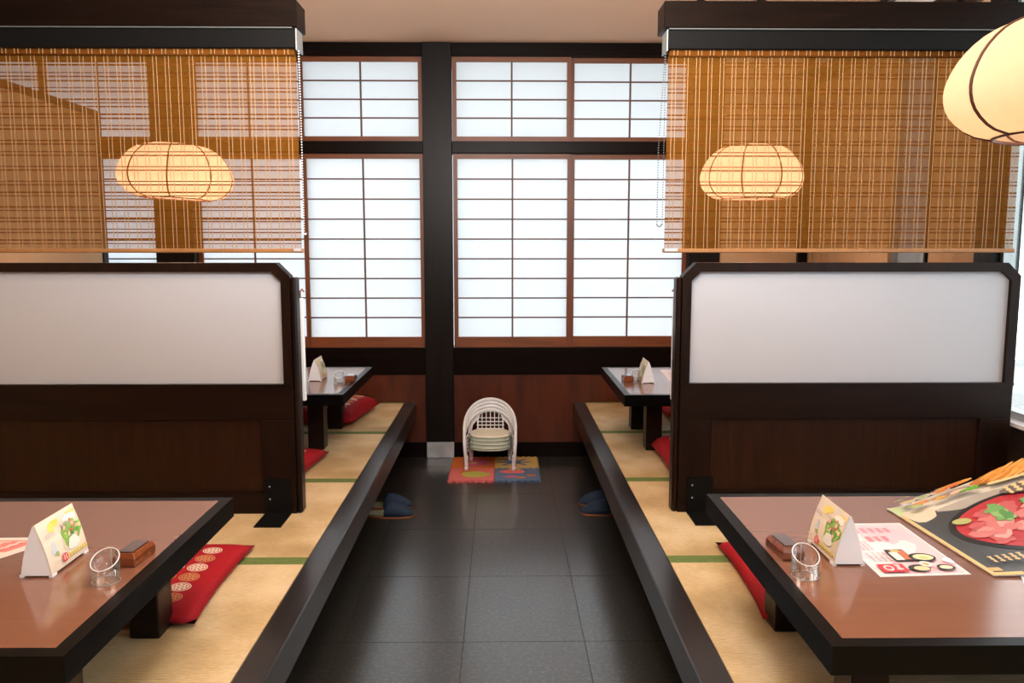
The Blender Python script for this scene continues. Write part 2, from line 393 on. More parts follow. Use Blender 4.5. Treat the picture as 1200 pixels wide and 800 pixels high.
# ---- shoji windows
pane_mesh = {}
def sash(win, x0, x1, z0, z1, rows, cols, y, fw=0.027, bot=0.030, top=0.030):
    bm = bmesh.new(); d = 0.026
    box(bm, x0, x0 + fw, y, y + d, z0, z1); box(bm, x1 - fw, x1, y, y + d, z0, z1)
    s = obj('sash', bm, M['orange_wood_z'], win)
    bm = bmesh.new(); box(bm, x0 + fw, x1 - fw, y + .001, y + d - .001, z0, z0 + bot); box(bm, x0 + fw, x1 - fw, y + .001, y + d - .001, z1 - top, z1)
    obj('sash_rail', bm, M['orange_wood'], s)
    xa, xb, za, zb = x0 + fw, x1 - fw, z0 + bot, z1 - top
    pw, ph = (xb - xa) / cols, (zb - za) / rows
    for i in range(1, cols):
        BX('muntin', M['muntin'], s, xa + pw * i - .0055, xa + pw * i + .0055, y + .006, y + .016, za, zb)
    for j in range(1, rows):
        BX('muntin', M['muntin'], s, xa, xb, y + .007, y + .016, za + ph * j - .0045, za + ph * j + .0045)
    key = (round(pw, 3), round(ph, 3))
    for i in range(cols):
        for j in range(rows):
            if key not in pane_mesh:
                bm = bmesh.new(); box(bm, 0, pw, 0, 0.0006, 0, ph)
                o = obj('paper_pane', bm, M['paper'], s); pane_mesh[key] = o.data
            else:
                o = bpy.data.objects.new('paper_pane', pane_mesh[key]); C.objects.link(o); o.parent = s
            o.location = (xa + pw * i, y + .0165, za + ph * j)
ZU, ZL = (2.066, 2.589), (0.736, 1.986)
wn = 0
for (zz, rows, units) in ((ZU, 4, (((-3.60, -2.90), (-2.925, -2.223)), ((-1.976, -1.262), (-1.290, -0.504)), ((-0.315, 0.445), (0.440, 1.215)))),
                          (ZL, 9, (((-3.60, -2.90), (-2.925, -2.223)), ((-1.976, -1.250), (-1.282, -0.502)), ((-0.313, 0.452), (0.446, 1.213))))):
    for (a, b_) in units:
        wn += 1
        win = empty('window_%d' % wn); win['kind'] = 'structure'
        kw = dict(bot=0.068) if rows == 9 else {}
        ya, yb = WY + .043, WY + .014
        if wn in (2, 5): ya, yb = WY + .043, WY + .014
        else: ya, yb = WY + .014, WY + .043
        sash(win, a[0], a[1], zz[0], zz[1], rows, 2, ya, **kw)
        sash(win, b_[0], b_[1], zz[0], zz[1], rows, 2, yb, **kw)
# outdoor eave above the shoji and paving outside
BX('trim_2', M['concrete'], None, -5.5, 3.2, WY + .11, WY + 0.60, 2.63, 2.72, kind='structure')
BX('trim_3', M['concrete'], None, XR + .12, 9, -6, 11, -0.30, -0.16, kind='structure')
BX('trim_4', M['concrete'], None, -6, XR + .12, WY + .14, 11, -0.30, -0.16, kind='structure')
# ---- left side: low plastered wall beside the seats, room wall beyond
wl = BX('wall_left', M['plaster'], None, -2.60, -2.545, -1.2, WY - .02, 0, 2.20, kind='structure')
BX('cap_rail', M['brown_x'], wl, -2.612, -2.535, -1.2, WY - .02, 2.20, 2.242, bev=.003)
BX('end_post', M['brown_z'], wl, -2.612, -2.535, WY - .07, WY - .02, 0.0, 2.20)
BX('wall_far_left', M['plaster'], None, XL - .1, XL, YB, WY + .1, 0, CZ, kind='structure')
BX('wall_front', M['brown_x'], None, XL, XR, YB - .1, YB, 0, CZ, kind='structure')
# ---- right side wall with daylight glazing
wr = bmesh.new(); XO = XR + .10
box(wr, XR, XO, YB, WY + .1, 0, 0.70); box(wr, XR, XO, YB, WY + .1, 2.42, CZ)
box(wr, XR, XO, YB, -2.6, .70, 2.42)
wall_right = obj('wall_right', wr, M['dark_y'], None, kind='structure')
BX('plaster_panel', M['plaster'], wall_right, XR, XO, 4.244, WY + .1, .70, 2.42)
BX('plaster_panel', M['plaster'], wall_right, XR, XO, 3.43, 3.857, .70, 2.42)
BX('plaster_panel', M['plaster_white'], wall_right, XR - .004, XR, YB, WY, 2.52, 2.645)
BX('beam', M['dark_y'], wall_right, XR - .03, XR, YB, WY, 2.42, 2.52, bev=.003)
BX('cornice', M['dark_y'], wall_right, XR - .045, XR, YB, WY, 2.645, CZ, bev=.002)
BX('post', M['dark_z'], wall_right, XR - .02, XO, 3.31, 3.43, 0.0, CZ)
BX('post', M['dark_z'], wall_right, XR - .012, XR, 3.840, 3.857, 0.70, 2.42)
def glazing(n, y0, y1, panes, z0=.70, z1=2.42, fr=.045, mat='glass'):
    win = empty('window_%d' % n); win['kind'] = 'structure'
    bm = bmesh.new(); xa, xb = XR + .02, XR + .07
    box(bm, xa, xb, y0, y1, z0, z0 + fr); box(bm, xa, xb, y0, y1, z1 - fr, z1)
    L_ = (y1 - y0) / panes
    for i in range(panes + 1):
        yc = y0 + L_ * i; ya, yb = max(y0, yc - fr / 2), min(y1, yc + fr / 2)
        box(bm, xa, xb, ya, yb, z0 + fr, z1 - fr)
    f = obj('window_frame', bm, M['aluminium'], win)
    for i in range(panes):
        BX('glass_pane', M[mat], f, XR + .043, XR + .047, y0 + L_ * i + fr / 2, y0 + L_ * (i + 1) - fr / 2, z0 + fr, z1 - fr)
    return win
glazing(7, -2.6, 3.31, 5)
w8 = glazing(8, 3.93, 4.244, 1, mat='frosted')
glazing(9, 3.857, 3.93, 1, fr=.018)
BX('window_sill', M['white_plastic'], w8, XR - .015, XR + .02, 3.857, 4.244, .70, .715)
s7 = bpy.data.objects['window_7']
BX('window_sill', M['white_plastic'], s7, XR - .03, XR + .02, -2.6, 3.31, .70, .715)

# ================================================================== RAISED PLATFORMS WITH TATAMI
def platform(side, label):
    t = thing('tatami_platform', label, 'platform', (0, 0, 0))
    s = side
    if s < 0: xk0, xk1, xr0, xr1, xe = -0.647, -0.567, -0.84, -0.80, -2.535
    else: xk0, xk1, xr0, xr1, xe = 0.471, 0.551, 0.70, 0.74, XR - .001
    y0 = -1.2
    BX('kerb_beam', M['kerb'], t, xk0, xk1, y0, WY - .004, 0.262, 0.3702, bev=.004)
    BX('riser_board', M['dark_y'], t, xr0, xr1, y0, WY - .014, 0.0, 0.262)
    a, b_ = (xe, xk0) if s < 0 else (xk1, xe)
    BX('deck', M['dark_y'], t, a, b_, y0, WY - .004, 0.262, 0.312)
    if s > 0: a2, b2 = a, b_
    ys = [WY - .006] + [4.42 - 0.922 * k for k in range(7)]
    bw = 0.030
    for y1, y0_ in zip(ys, ys[1:]):
        m = BX('tatami_mat', M['tatami'], t, 0, b_ - a, bw, y1 - y0_ - bw, 0, .058)
        m.location = (a, y0_, .312)
        BX('cloth_border', M['green_cloth'], m, 0.0, b_ - a, .001, bw, 0, .0585)
        BX('cloth_border', M['green_cloth'], m, 0.0, b_ - a, y1 - y0_ - bw, y1 - y0_ - .001, 0, .0585)
    return t
platform(-1, 'raised tatami seating platform with dark kerb, left of the aisle')
platform(1, 'raised tatami seating platform with dark kerb, right of the aisle')
TZ = 0.370

# ================================================================== TABLES
def make_table(label):
    t = thing('low_table', label, 'table', group='low dining tables')
    Lx, Ly = 1.36, 0.885
    f = 0.030
    bm = bmesh.new(); box(bm, f, Lx - f, f, Ly - f, .296, .3302)
    obj('tabletop', bm, M['laminate'], t)
    bm = bmesh.new()
    for a in ((0, Lx, 0, f), (0, Lx, Ly - f, Ly), (0, f, f, Ly - f), (Lx - f, Lx, f, Ly - f)):
        box(bm, *a, .276, .330)
    bmesh.ops.remove_doubles(bm, verts=bm.verts, dist=1e-6)
    box(bm, f, Lx - f, f, Ly - f, .280, .296)
    obj('edge_frame', bm, M['lacquer'], t)
    for x in (.150, Lx - .230):
        for y in (.245, .715):
            BX('leg', M['leg_wood'], t, x, x + .080, y, y + .09, 0, .276, bev=.003)
    BX('cross_brace', M['lacquer'], t, .035, Lx - .035, .465, .505, .248, .276)
    return t
tab = make_table('brown low table in the right foreground with menus spread on it')
tab.location = (0.581, 1.347, TZ)
tab['group'] = 'low dining tables'
dup(tab, (-0.754 - 1.36, 1.330, TZ), label='brown low table in the left foreground, nearest the camera')
dup(tab, (0.579, 3.765, TZ), label='low table behind the right partition, beside the far wall')
dup(tab, (-0.754 - 1.36, 3.795, TZ), label='low table behind the left partition, beside the far wall')

# ================================================================== PARTITIONS
def partition(side, label):
    y0, y1 = 3.05, 3.105
    if side < 0: xa, xb = -2.53, -0.795
    else: xa, xb = 0.682, 1.965
    t = thing('booth_partition', label, 'partition', (0, 0, 0))
    zt, zb, ch = 1.337, TZ, 0.050
    # mirror helper: u runs from the aisle end
    def X(u): return (xb - u) if side < 0 else (xa + u)
    Wd = xb - xa
    both = side > 0
    # outer frame ring with cut corners (upper part)
    out = [(0, .875), (0, zt - ch), (ch, zt), (Wd - (ch if both else 0), zt)] + ([(Wd, zt - ch)] if both else []) + [(Wd, .875)]
    k = .034; c2 = .034
    inn = [(k, .875), (k, zt - k - c2), (k + c2, zt - k), (Wd - (k + c2 if both else k), zt - k)] + ([(Wd - k, zt - k - c2)] if both else []) + [(Wd - k, .875)]
    bm = bmesh.new()
    n = len(out)
    fo = [bm.verts.new((X(u), y0, z)) for u, z in out]; fi = [bm.verts.new((X(u), y0, z)) for u, z in inn]
    bo = [bm.verts.new((X(u), y1, z)) for u, z in out]; bi = [bm.verts.new((X(u), y1, z)) for u, z in inn]
    for i in range(n - 1):
        bm.faces.new((fo[i], fo[i + 1], fi[i + 1], fi[i])); bm.faces.new((bo[i], bo[i + 1], bi[i + 1], bi[i]))
        bm.faces.new((fo[i], fo[i + 1], bo[i + 1], bo[i])); bm.faces.new((fi[i], fi[i + 1], bi[i + 1], bi[i]))
    for i in (0, n - 1): bm.faces.new((fo[i], fi[i], bi[i], bo[i]))
    obj('top_frame', bm, M['brown_z'], t)
    # frosted white panel
    bm = bmesh.new(); prism(bm, [(X(u), z) for u, z in inn], y0 + .018, y0 + .030); obj('white_panel', bm, M['acrylic'], t)
    def bx(nm, u0, u1, z0, z1, mat, dy=0, bev=.002):
        a, b_ = sorted((X(u0), X(u1))); return BX(nm, M[mat], t, a, b_, y0 + dy, y1 - dy, z0, z1, bev=bev)
    bx('middle_rail', 0.0, Wd, .740, .875, 'brown_x')
    bx('stile', 0.0, .125, TZ + .075, .740, 'brown_z')
    bx('stile', Wd - (.12 if both else .05), Wd, TZ + .075, .740, 'brown_z')
    bx('lower_panel', .120, Wd - .045, TZ + .075, .745, 'brown_panel', dy=.014, bev=0)
    bx('bottom_rail', 0.0, Wd, TZ, TZ + .082, 'brown_x', dy=.001)
    bx('moulding', .125, Wd - (.12 if both else .05), TZ + .079, TZ + .087, 'brown_x', dy=-.003, bev=0)
    bx('moulding', .0, Wd, .868, .878, 'brown_x', dy=-.004, bev=0)
    # rounded end post strip
    a, b_ = sorted((X(-.022), X(.001)))
    BX('end_strip', M['brown_z'], t, a, b_, y0 + .004, y1 + .010, TZ, zt - ch - .005, bev=.007)
    # steel foot brackets
    for u0 in ((.035, Wd - .16) if both else (.02, Wd - .2)):
        a, b_ = sorted((X(u0), X(u0 + .10)))
        bm = bmesh.new(); box(bm, a, b_, y0 - .155, y0, TZ, TZ + .005); box(bm, a, b_, y0 - .005, y0, TZ, TZ + .14)
        f = obj('foot_bracket', bm, M['plate_black'], t)
        bm = bmesh.new()
        for zz in (TZ + .06, TZ + .11):
            lathe(bm, [(.0035, 0), (.003, .0012)], 8)
            bm.verts.ensure_lookup_table()
            for v in bm.verts[-16:]: v.co = Vector((v.co.x + (a + b_) / 2 - .03, y0 - .005 - v.co.z, v.co.y + zz))
        obj('screw', bm, M['steel'], f)
    return t
partition(-1, 'dark wooden booth partition with white upper panel, left of the aisle')
partition(1, 'dark wooden booth partition with white upper panel, right of the aisle')
# thin white boards hung on the back of each partition, just showing past the end
def backboard(side, label):
    xe = -0.764 if side < 0 else 0.662
    t = thing('hanging_board', label, 'board', (xe, 3.135, 0.80))
    s = side
    bm = bmesh.new()
    a, b_ = sorted((0, s * 1.0))
    box(bm, a, b_, -.0155, .004, 0, .40, bev=.003)
    obj('board', bm, M['white_plastic'], t)
    bm = bmesh.new()
    tube(bm, [(s * .012, -.008, .395), (s * .012, -.008, .425), (s * .004, -.010, .435), (-s * .004, -.012, .425)], .0035, 6)
    obj('hook', bm, M['sole'], t)
    return t
backboard(-1, 'thin white board hung on the back of the left partition')
backboard(1, 'thin white board hung on the back of the right partition')

# ================================================================== HANGING BEAMS AND BLINDS
def hanging_beam(x0, x1, rods, label):
    t = thing('hanging_beam', label, 'beam', (x0, 3.08, 2.185))
    BX('beam', M['dark_x'], t, 0, x1 - x0, -.035, .095, 0, .095, bev=.003)
    BX('edge_strip', M['strip'], t, 0.02, x1 - x0 - 0.02, -.032, .06, -.004, -.0002)
    for rx in rods:
        bm = bmesh.new(); lathe(bm, [(.012, .095), (.012, CZ - 2.185)], 10, (rx - x0, .03, 0)); lathe(bm, [(.022, .095), (.022, .110)], 10, (rx - x0, .03, 0))
        obj('hanger_rod', bm, M['plate_black'], t)
    return t
hanging_beam(-2.53, -0.737, (-0.79, -1.245, -2.2), 'black beam hung from the ceiling over the left partition')
hanging_beam(0.590, XR - .035, (0.735, 0.962, 1.7), 'black beam hung from the ceiling over the right partition')

def blind(x0, x1, label, chain_side, clip):
    """hanging bamboo roll blind; origin at its top left"""
    Wd = x1 - x0; ztop = 2.181
    t = thing('bamboo_blind', label, 'blind', (x0, 3.10, ztop), group='bamboo roll blinds')
    hb = BX('head_box', M['plate_black'], t, -.012 if chain_side < 0 else -.002, Wd + (.012 if chain_side > 0 else .002), -.045, .03, -.068, -.001, bev=.003)
    # end bracket
    ex = -.016 if chain_side < 0 else Wd + .012
    BX('end_bracket', M['aluminium'], t, ex, ex + .004, -.05, .04, -.075, -.0005)
    # roll of fabric peeping out
    bm = bmesh.new(); tube(bm, [(0, -.012, -.076), (Wd, -.012, -.076)], .013, 12); rl = obj('rolled_slats', bm, M['stick_dark'], t)
    bm = bmesh.new(); k = 0
    H_ = 0.795; z = -.080; rnd = random.Random(3)
    dk = bmesh.new()
    phase = 0.0
    while z > -H_:
        box(bm, 0, Wd, -.0012, .0012, z - .0016, z)
        z -= .0030
    o = obj('slats', bm, M['stick'], t, kind='stuff')
    # thicker darker sticks in pairs
    z = -.105
    while z > -H_ + .01:
        box(dk, 0, Wd, -.0022, .0016, z - .0042, z); box(dk, 0, Wd, -.0022, .0016, z - .0172, z - .0132)
        z -= .041 + rnd.choice((0, 0, .013))
    obj('thick_slats', dk, M['stick_dark'], t, kind='stuff')
    th = bmesh.new(); x = .016
    while x < Wd - .01:
        for dx in (0, .0135):
            if x + dx < Wd - .004: box(th, x + dx - .0011, x + dx + .0011, -.0036, -.0023, -H_, -.068); box(th, x + dx - .0011, x + dx + .0011, -.0268, -.0246, -.086, -.066)
        x += .0445
    obj('threads', th, M['thread'], t, kind='stuff')
    BX('bottom_rail', M['rail_wood'], t, -.006, Wd + .006, -.010, .010, -H_ - .012, -H_ + .004, bev=.003)
    cx = 0.0 if clip < 0 else Wd - .028
    BX('rail_clip', M['steel'], t, cx, cx + .028 if clip > 0 else cx + .05, -.0125, -.0101, -H_ - .006, -H_ + .004)
    # ball chain loop
    s = chain_side; bx_ = (-.017 if s < 0 else Wd + .016)
    sp = bmesh.new(); N_ = 70; zlo = -.70 if s < 0 else -.735; w_ = .018 if s < 0 else .006
    pts = []
    for i in range(N_):
        f = i / (N_ - 1); zz = -.075 + (zlo + .075) * f
        pts.append((bx_ + (-w_ * min(1, f * 1.8) * (1 if s < 0 else -0.4)) * 1.0, -.03, zz))
    for i in range(7):
        a = PI * i / 6; pts.append((pts[N_ - 1][0] + w_ / 2 * (1 - math.cos(a)), -.03, zlo - w_ / 2 * math.sin(a)))
    for i in range(N_):
        f = i / (N_ - 1); zz = zlo + (-.075 - zlo) * f
        pts.append((bx_ + .002, -.03, zz))
    for p in pts:
        bmesh.ops.create_icosphere(sp, subdivisions=1, radius=.0027, matrix=Matrix.Translation(p))
    obj('ball_chain', sp, M['strip'] if s < 0 else M['white_plastic'], t, kind='stuff')
    return t
blind(-2.50, -0.757, 'bamboo roll blind hanging over the left partition', 1, 1)
blind(0.618, 1.955, 'bamboo roll blind hanging over the right partition', -1, -1)

# ================================================================== LANTERNS
def lantern_profile(v):
    # v 0 bottom .. 1 top -> (r, z)
    P = [(.158, 0), (.205, .016), (.243, .055), (.2555, .098), (.250, .140), (.228, .190), (.188, .236), (.140, .262), (.095, .270)]
    f = v * (len(P) - 1); i = min(int(f), len(P) - 2); q = f - i
    def cr(a, b_, c, d): return 0.5 * ((2 * b_) + (-a + c) * q + (2 * a - 5 * b_ + 4 * c - d) * q * q + (-a + 3 * b_ - 3 * c + d) * q ** 3)
    p0 = P[max(i - 1, 0)]; p1 = P[i]; p2 = P[i + 1]; p3 = P[min(i + 2, len(P) - 1)]
    return cr(p0[0], p1[0], p2[0], p3[0]), cr(p0[1], p1[1], p2[1], p3[1])
NR = 8
def lr(th, ph0): # lobing between ribs
    u = ((th - ph0) * NR / (2 * PI)) % 1.0
    return 1 + 0.05 * math.sin(PI * u) - 0.01
def make_lantern(loc, rz, label, tilt=0.0, squash=1.0, power=13.0, tall=1.0):
    t = thing('paper_lantern', label, 'lamp', loc, rz, group='pendant paper lanterns')
    bm = bmesh.new(); SG = NR * 8; VR = 20; rings = []
    for j in range(VR + 1):
        r, z = lantern_profile(j / VR)
        rings.append([bm.verts.new((r * lr(2 * PI * k / SG, 0) * math.cos(2 * PI * k / SG), r * lr(2 * PI * k / SG, 0) * math.sin(2 * PI * k / SG), z)) for k in range(SG)])
    for a, b_ in zip(rings, rings[1:]):
        for k in range(SG):
            f = bm.faces.new((a[k], a[(k + 1) % SG], b_[(k + 1) % SG], b_[k])); f.smooth = True
    bm.faces.new(rings[-1])
    parts = [obj('paper_shade', bm, M['lantern_paper'], t)]
    for i in range(NR):
        th = 2 * PI * i / NR; bm = bmesh.new(); pts = []
        for j in range(VR + 1):
            r, z = lantern_profile(j / VR); r = r * 0.99 + .0015; pts.append((r * math.cos(th), r * math.sin(th), z))
        tube(bm, pts, .004, 6); parts.append(obj('rib', bm, M['rib'], t))
    bm = bmesh.new(); tube(bm, [(.160 * math.cos(2 * PI * k / 40), .160 * math.sin(2 * PI * k / 40), 0.0) for k in range(40)], .004, 6, closed=True)
    parts.append(obj('bottom_ring', bm, M['rib'], t))
    bm = bmesh.new(); lathe(bm, [(.095, .270), (.095, .275), (.02, .279)], 20); parts.append(obj('top_cap', bm, M['rib'], t))
    bm = bmesh.new(); lathe(bm, [(.012, .10), (.034, .115), (.045, .145), (.036, .175), (.018, .20), (.016, .27)], 14)
    parts.append(obj('bulb', bm, M['bulb'], t))
    bm = bmesh.new(); tube(bm, [(0, 0, .276), (0, 0, CZ - loc[2])], .004, 6); obj('cord', bm, M['plate_black'], t)
    bm = bmesh.new(); lathe(bm, [(.05, CZ - loc[2] - .03), (.055, CZ - loc[2])], 16); obj('ceiling_cap', bm, M['plate_black'], t)
    mt = Matrix.Translation((0, 0, .27)) @ Matrix.Rotation(tilt, 4, 'Y') @ Matrix.Diagonal((squash, 1, tall, 1)) @ Matrix.Translation((0, 0, -.27))
    for p in parts: p.data.transform(mt)
    l = bpy.data.lights.new('lantern_light', 'POINT'); l.energy = power; l.color = (1, 0.60, 0.43); l.shadow_soft_size = .05
    lo = bpy.data.objects.new('lantern_light', l); lo.location = (0, 0, .06); C.objects.link(lo); lo.parent = t
    return t
make_lantern((-1.652, 4.23, 1.640), math.radians(12), 'glowing paper lantern seen through the left blind', tilt=math.radians(3), squash=1.06)
make_lantern((1.286, 4.23, 1.640), math.radians(17), 'glowing paper lantern seen through the right blind', tilt=0, squash=.97)
make_lantern((1.262, 1.80, 1.622), math.radians(6), 'glowing paper lantern at the top right, in front of the blind', squash=1.02, power=2.0, tall=.93)

# ================================================================== CUSHIONS
def cushion_mesh(sx, sy, h, seed, wr=.0):
    rnd = random.Random(seed); bm = bmesh.new(); n = 20
    ph = [rnd.random() * 6 for _ in range(4)]
    def P(i, j, s):
        u, v = i / n * 2 - 1, j / n * 2 - 1
        # pinched sides, pointed corners
        ex = 1 - 0.05 * (1 - v * v) * 1.0; ey = 1 - 0.05 * (1 - u * u)
        e = max(0.0, (1 - u ** 4)) * max(0.0, (1 - v ** 4))
        hh = h / 2 * (e ** 0.42)
        z = s * hh * (1 + .10 * math.sin(3 * u + ph[0]) * math.sin(3 * v + ph[1])) + h / 2 * (1 - .35 * (1 - e ** .4)) - 0.0
        if s < 0: z = max(0.001, (h / 2 * (1 - .35 * (1 - e ** .4))) - hh * 1.0)
        z += wr * math.sin(9 * u + ph[2]) * math.sin(7 * v + ph[3]) * e * (1 if s > 0 else 0)
        return (u * sx / 2 * ex, v * sy / 2 * ey, z)
    g = {}
    for s in (1, -1):
        for i in range(n + 1):
            for j in range(n + 1):
                edge = i in (0, n) or j in (0, n)
                if s < 0 and edge: g[(i, j, s)] = g[(i, j, 1)]; continue
                g[(i, j, s)] = bm.verts.new(P(i, j, s))
        for i in range(n):
            for j in range(n):
                f = bm.faces.new((g[(i, j, s)], g[(i + 1, j, s)], g[(i + 1, j + 1, s)], g[(i, j + 1, s)])); f.smooth = True
    return bm
def cushion(x, y, rz, label, h=.055, seed=1, sx=.56, sy=.58, wr=.0, z=TZ):
    o = obj('floor_cushion', cushion_mesh(sx, sy, h, seed, wr), M['cushion'])
    o.location = (x, y, z); o.rotation_euler = (0, 0, rz)
    tag(o, label, 'cushion', 'red floor cushions on the tatami')
    me = o.data
    return o
R = math.radians
cushion(-1.118, 2.385, R(1), 'flat red patterned cushion half under the left foreground table', .045, 2)
cushion(1.005, 2.390, R(-2), 'red cushion showing at the edge of the right foreground table', .045, 3)
cushion(-1.085, 4.840, R(-7), 'plump red medallion cushion on the far side of the far left table', .115, 4, sy=.56, wr=.004)
cushion(-1.150, 3.620, R(-4), 'red cushion beside the end of the left partition', .07, 5, sy=.62)
cushion(1.020, 3.690, R(-1), 'creased plump red cushion beside the end of the right partition', .11, 6, sy=.64, wr=.006)
cushion(1.240, 4.965, R(4), 'red cushion glimpsed under the far right table, near the wall', .09, 7, sy=.52, wr=.004)

# ================================================================== TABLE-TOP THINGS
TT = 0.7003
def card_stand(loc, side, label):
    """white tent-shaped holder lying along y, printed card on the side facing the aisle"""
    t = thing('menu_card_stand', label, 'menu stand', loc, group='table-top menu card stands')
    Ln, Wb, Hh = .150, .062, .111
    def sx(z):  # half width at height z (bulging sides)
        q = z / Hh; return (Wb / 2) * (1 - q) * (1 + 0.55 * q) + .0015
    prof = [(sx(Hh * i / 10), Hh * i / 10) for i in range(11)]
    poly = [(x, z) for x, z in prof] + [(-x, z) for x, z in prof[::-1]]
    bm = bmesh.new()
    # end plates and curved shell (open feet cut in the bottom)
    for y in (0.0, Ln - .002): prism(bm, [(x, max(z, .004)) for x, z in poly], y, y + .002)
    for s in (1, -1):
        for i in range(10):
            a, b_ = prof[i], prof[i + 1]
            vs = [bm.verts.new(p) for p in ((s * a[0], .002, max(a[1], .004)), (s * a[0], Ln - .002, max(a[1], .004)), (s * b_[0], Ln - .002, b_[1]), (s * b_[0], .002, b_[1]))]
            f = bm.faces.new(vs)
    for sxx in (-1, 1):
        for y in (.0, Ln - .018):
            box(bm, sxx * Wb / 2 - .004, sxx * Wb / 2 + .004, y, y + .018, 0, .0055)
    obj('holder', bm, M['white_plastic'], t)
    # card
    bm = bmesh.new(); s = side
    CH = Hh * 1.03
    rows = []
    for i in range(11):
        z = .006 + (CH - .006) * i / 10; x = s * (sx(min(z, Hh)) + .0022)
        rows.append([bm.verts.new((x, y, z)) for y in (-.001, Ln + .001)] + [bm.verts.new((x - s * .0012, y, z)) for y in (Ln + .001, -.001)])
    for a, b_ in zip(rows, rows[1:]):
        for k in range(4): bm.faces.new((a[k], a[(k + 1) % 4], b_[(k + 1) % 4], b_[k]))
    bm.faces.new(rows[0]); bm.faces.new(rows[-1])
    cd = obj('printed_card', bm, M['card'], t)
    def fn(u, v, off):
        z = .006 + (CH - .006) * v; x = s * (sx(min(z, Hh)) + .0022 + off)
        yy = (u if s > 0 else 1 - u)
        return (x, yy * Ln, z + off * .3)
    p = Print(fn)
    p.rect(0, 1, .90, 1.0, (.74, .69, .58)); p.rect(.02, .98, 0.52, .95, (.70, .64, .53), 2)
    p.ell(.42, .88, .10, .10, (.80, .60, .10), seed=2); p.ell(.30, .80, .08, .09, (.86, .66, .16), seed=3)
    p.ell(.86, .90, .12, .10, (.84, .60, .20), wob=.1, seed=4); p.ell(.80, .80, .16, .08, (.86, .82, .76), wob=.1)
    p.ell(.20, .40, .07, .13, (.50, .56, .62), wob=.2, seed=5); p.ell(.24, .30, .05, .05, (.30, .36, .14), wob=.2, seed=6)
    p.ell(.70, .40, .27, .30, (.66, .60, .44), wob=.05, seed=7)      # bowl
    p.ell(.70, .52, .25, .24, (.22, .36, .08), wob=.12, seed=8)
    rnd = random.Random(5)
    for i in range(26):
        col = rnd.choice([(.10, .34, .06), (.20, .46, .08), (.72, .42, .36), (.80, .60, .30), (.74, .54, .44), (.07, .22, .06), (.62, .08, .08)])
        a = rnd.random() * 6.28; q = rnd.random() ** .5
        p.ell(.72 + .24 * q * math.cos(a), .56 + .18 * q * math.sin(a), .045, .045, col, wob=.2, seed=i, n=10, rings=1)
    p.ell(.68, .33, .15, .13, (.74, .74, .66), wob=.1, seed=9)
    p.rect(.42, .98, .10, .16, (.55, .42, .06)); p.strokes(.44, .97, .105, .155, 8, (.80, .68, .2), 3, .012)
    p.ell(.36, .16, .075, .085, (.62, .03, .04), n=20); p.strokes(.31, .41, .11, .22, 2, (.86, .7, .66), 4, .015)
    p.strokes(.05, .28, .66, .74, 4, (.42, .38, .44), 5, .010); p.strokes(.45, .70, .72, .78, 5, (.40, .36, .40), 6, .010)
    p.strokes(.04, .26, .16, .20, 6, (.55, .48, .42), 8, .008)
    p.build('food_picture', t).parent = cd
    return t
card_stand((-0.990, 1.664, TT), 1, 'white tent stand with food picture card on the left foreground table')
card_stand((0.763, 1.706, TT), -1, 'white tent stand with food picture card on the right foreground table')
card_stand((-0.975, 4.18, TT), 1, 'small white menu stand on the table behind the left partition')
card_stand((0.750, 4.09, TT), -1, 'small white menu stand on the table behind the right partition')

def tube_stand(loc, label, rz=0):
    """clear acrylic tube cut at a slant, for the bill"""
    t = thing('bill_holder', label, 'bill holder', loc, rz, group='clear bill holder tubes')
    r, n = .0285, 32
    bm = bmesh.new(); rg = []
    def top(a): return .048 + .015 * math.sin(a)
    for rr, fn_ in ((r, lambda a: 0.0), (r, top), (r - .0022, top), (r - .0022, lambda a: 0.0)):
        rg.append([bm.verts.new((rr * math.cos(2 * PI * k / n), rr * math.sin(2 * PI * k / n), fn_(2 * PI * k / n))) for k in range(n)])
    for a, b_ in ((0, 1), (2, 3), (3, 0)):
        for k in range(n):
            f = bm.faces.new((rg[a][k], rg[a][(k + 1) % n], rg[b_][(k + 1) % n], rg[b_][k])); f.smooth = True
    obj('tube', bm, M['tube_acrylic'], t)
    bm = bmesh.new(); tube(bm, [((r - .001) * math.cos(2 * PI * k / n), (r - .001) * math.sin(2 * PI * k / n), top(2 * PI * k / n)) for k in range(n)], .0012, 6, closed=True)
    obj('cut_rim', bm, M['tube_rim'], t)
    bm = bmesh.new(); tube(bm, [((r - .001) * math.cos(2 * PI * k / n), (r - .001) * math.sin(2 * PI * k / n), .001) for k in range(n)], .0008, 6, closed=True)
    obj('base_rim', bm, M['tube_rim'], t)
    bm = bmesh.new(); tube(bm, [(0, r - .001, .001), (0, r - .001, top(PI / 2))], .0011, 6); obj('highlight_strip', bm, M['tube_rim'], t)  # pale strip standing in for an upright highlight on the acrylic
    return t
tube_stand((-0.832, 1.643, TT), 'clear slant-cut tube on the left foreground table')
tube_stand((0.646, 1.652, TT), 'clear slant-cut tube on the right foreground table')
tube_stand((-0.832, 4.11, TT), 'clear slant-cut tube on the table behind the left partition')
tube_stand((0.700, 4.14, TT), 'clear slant-cut tube on the table behind the right partition')
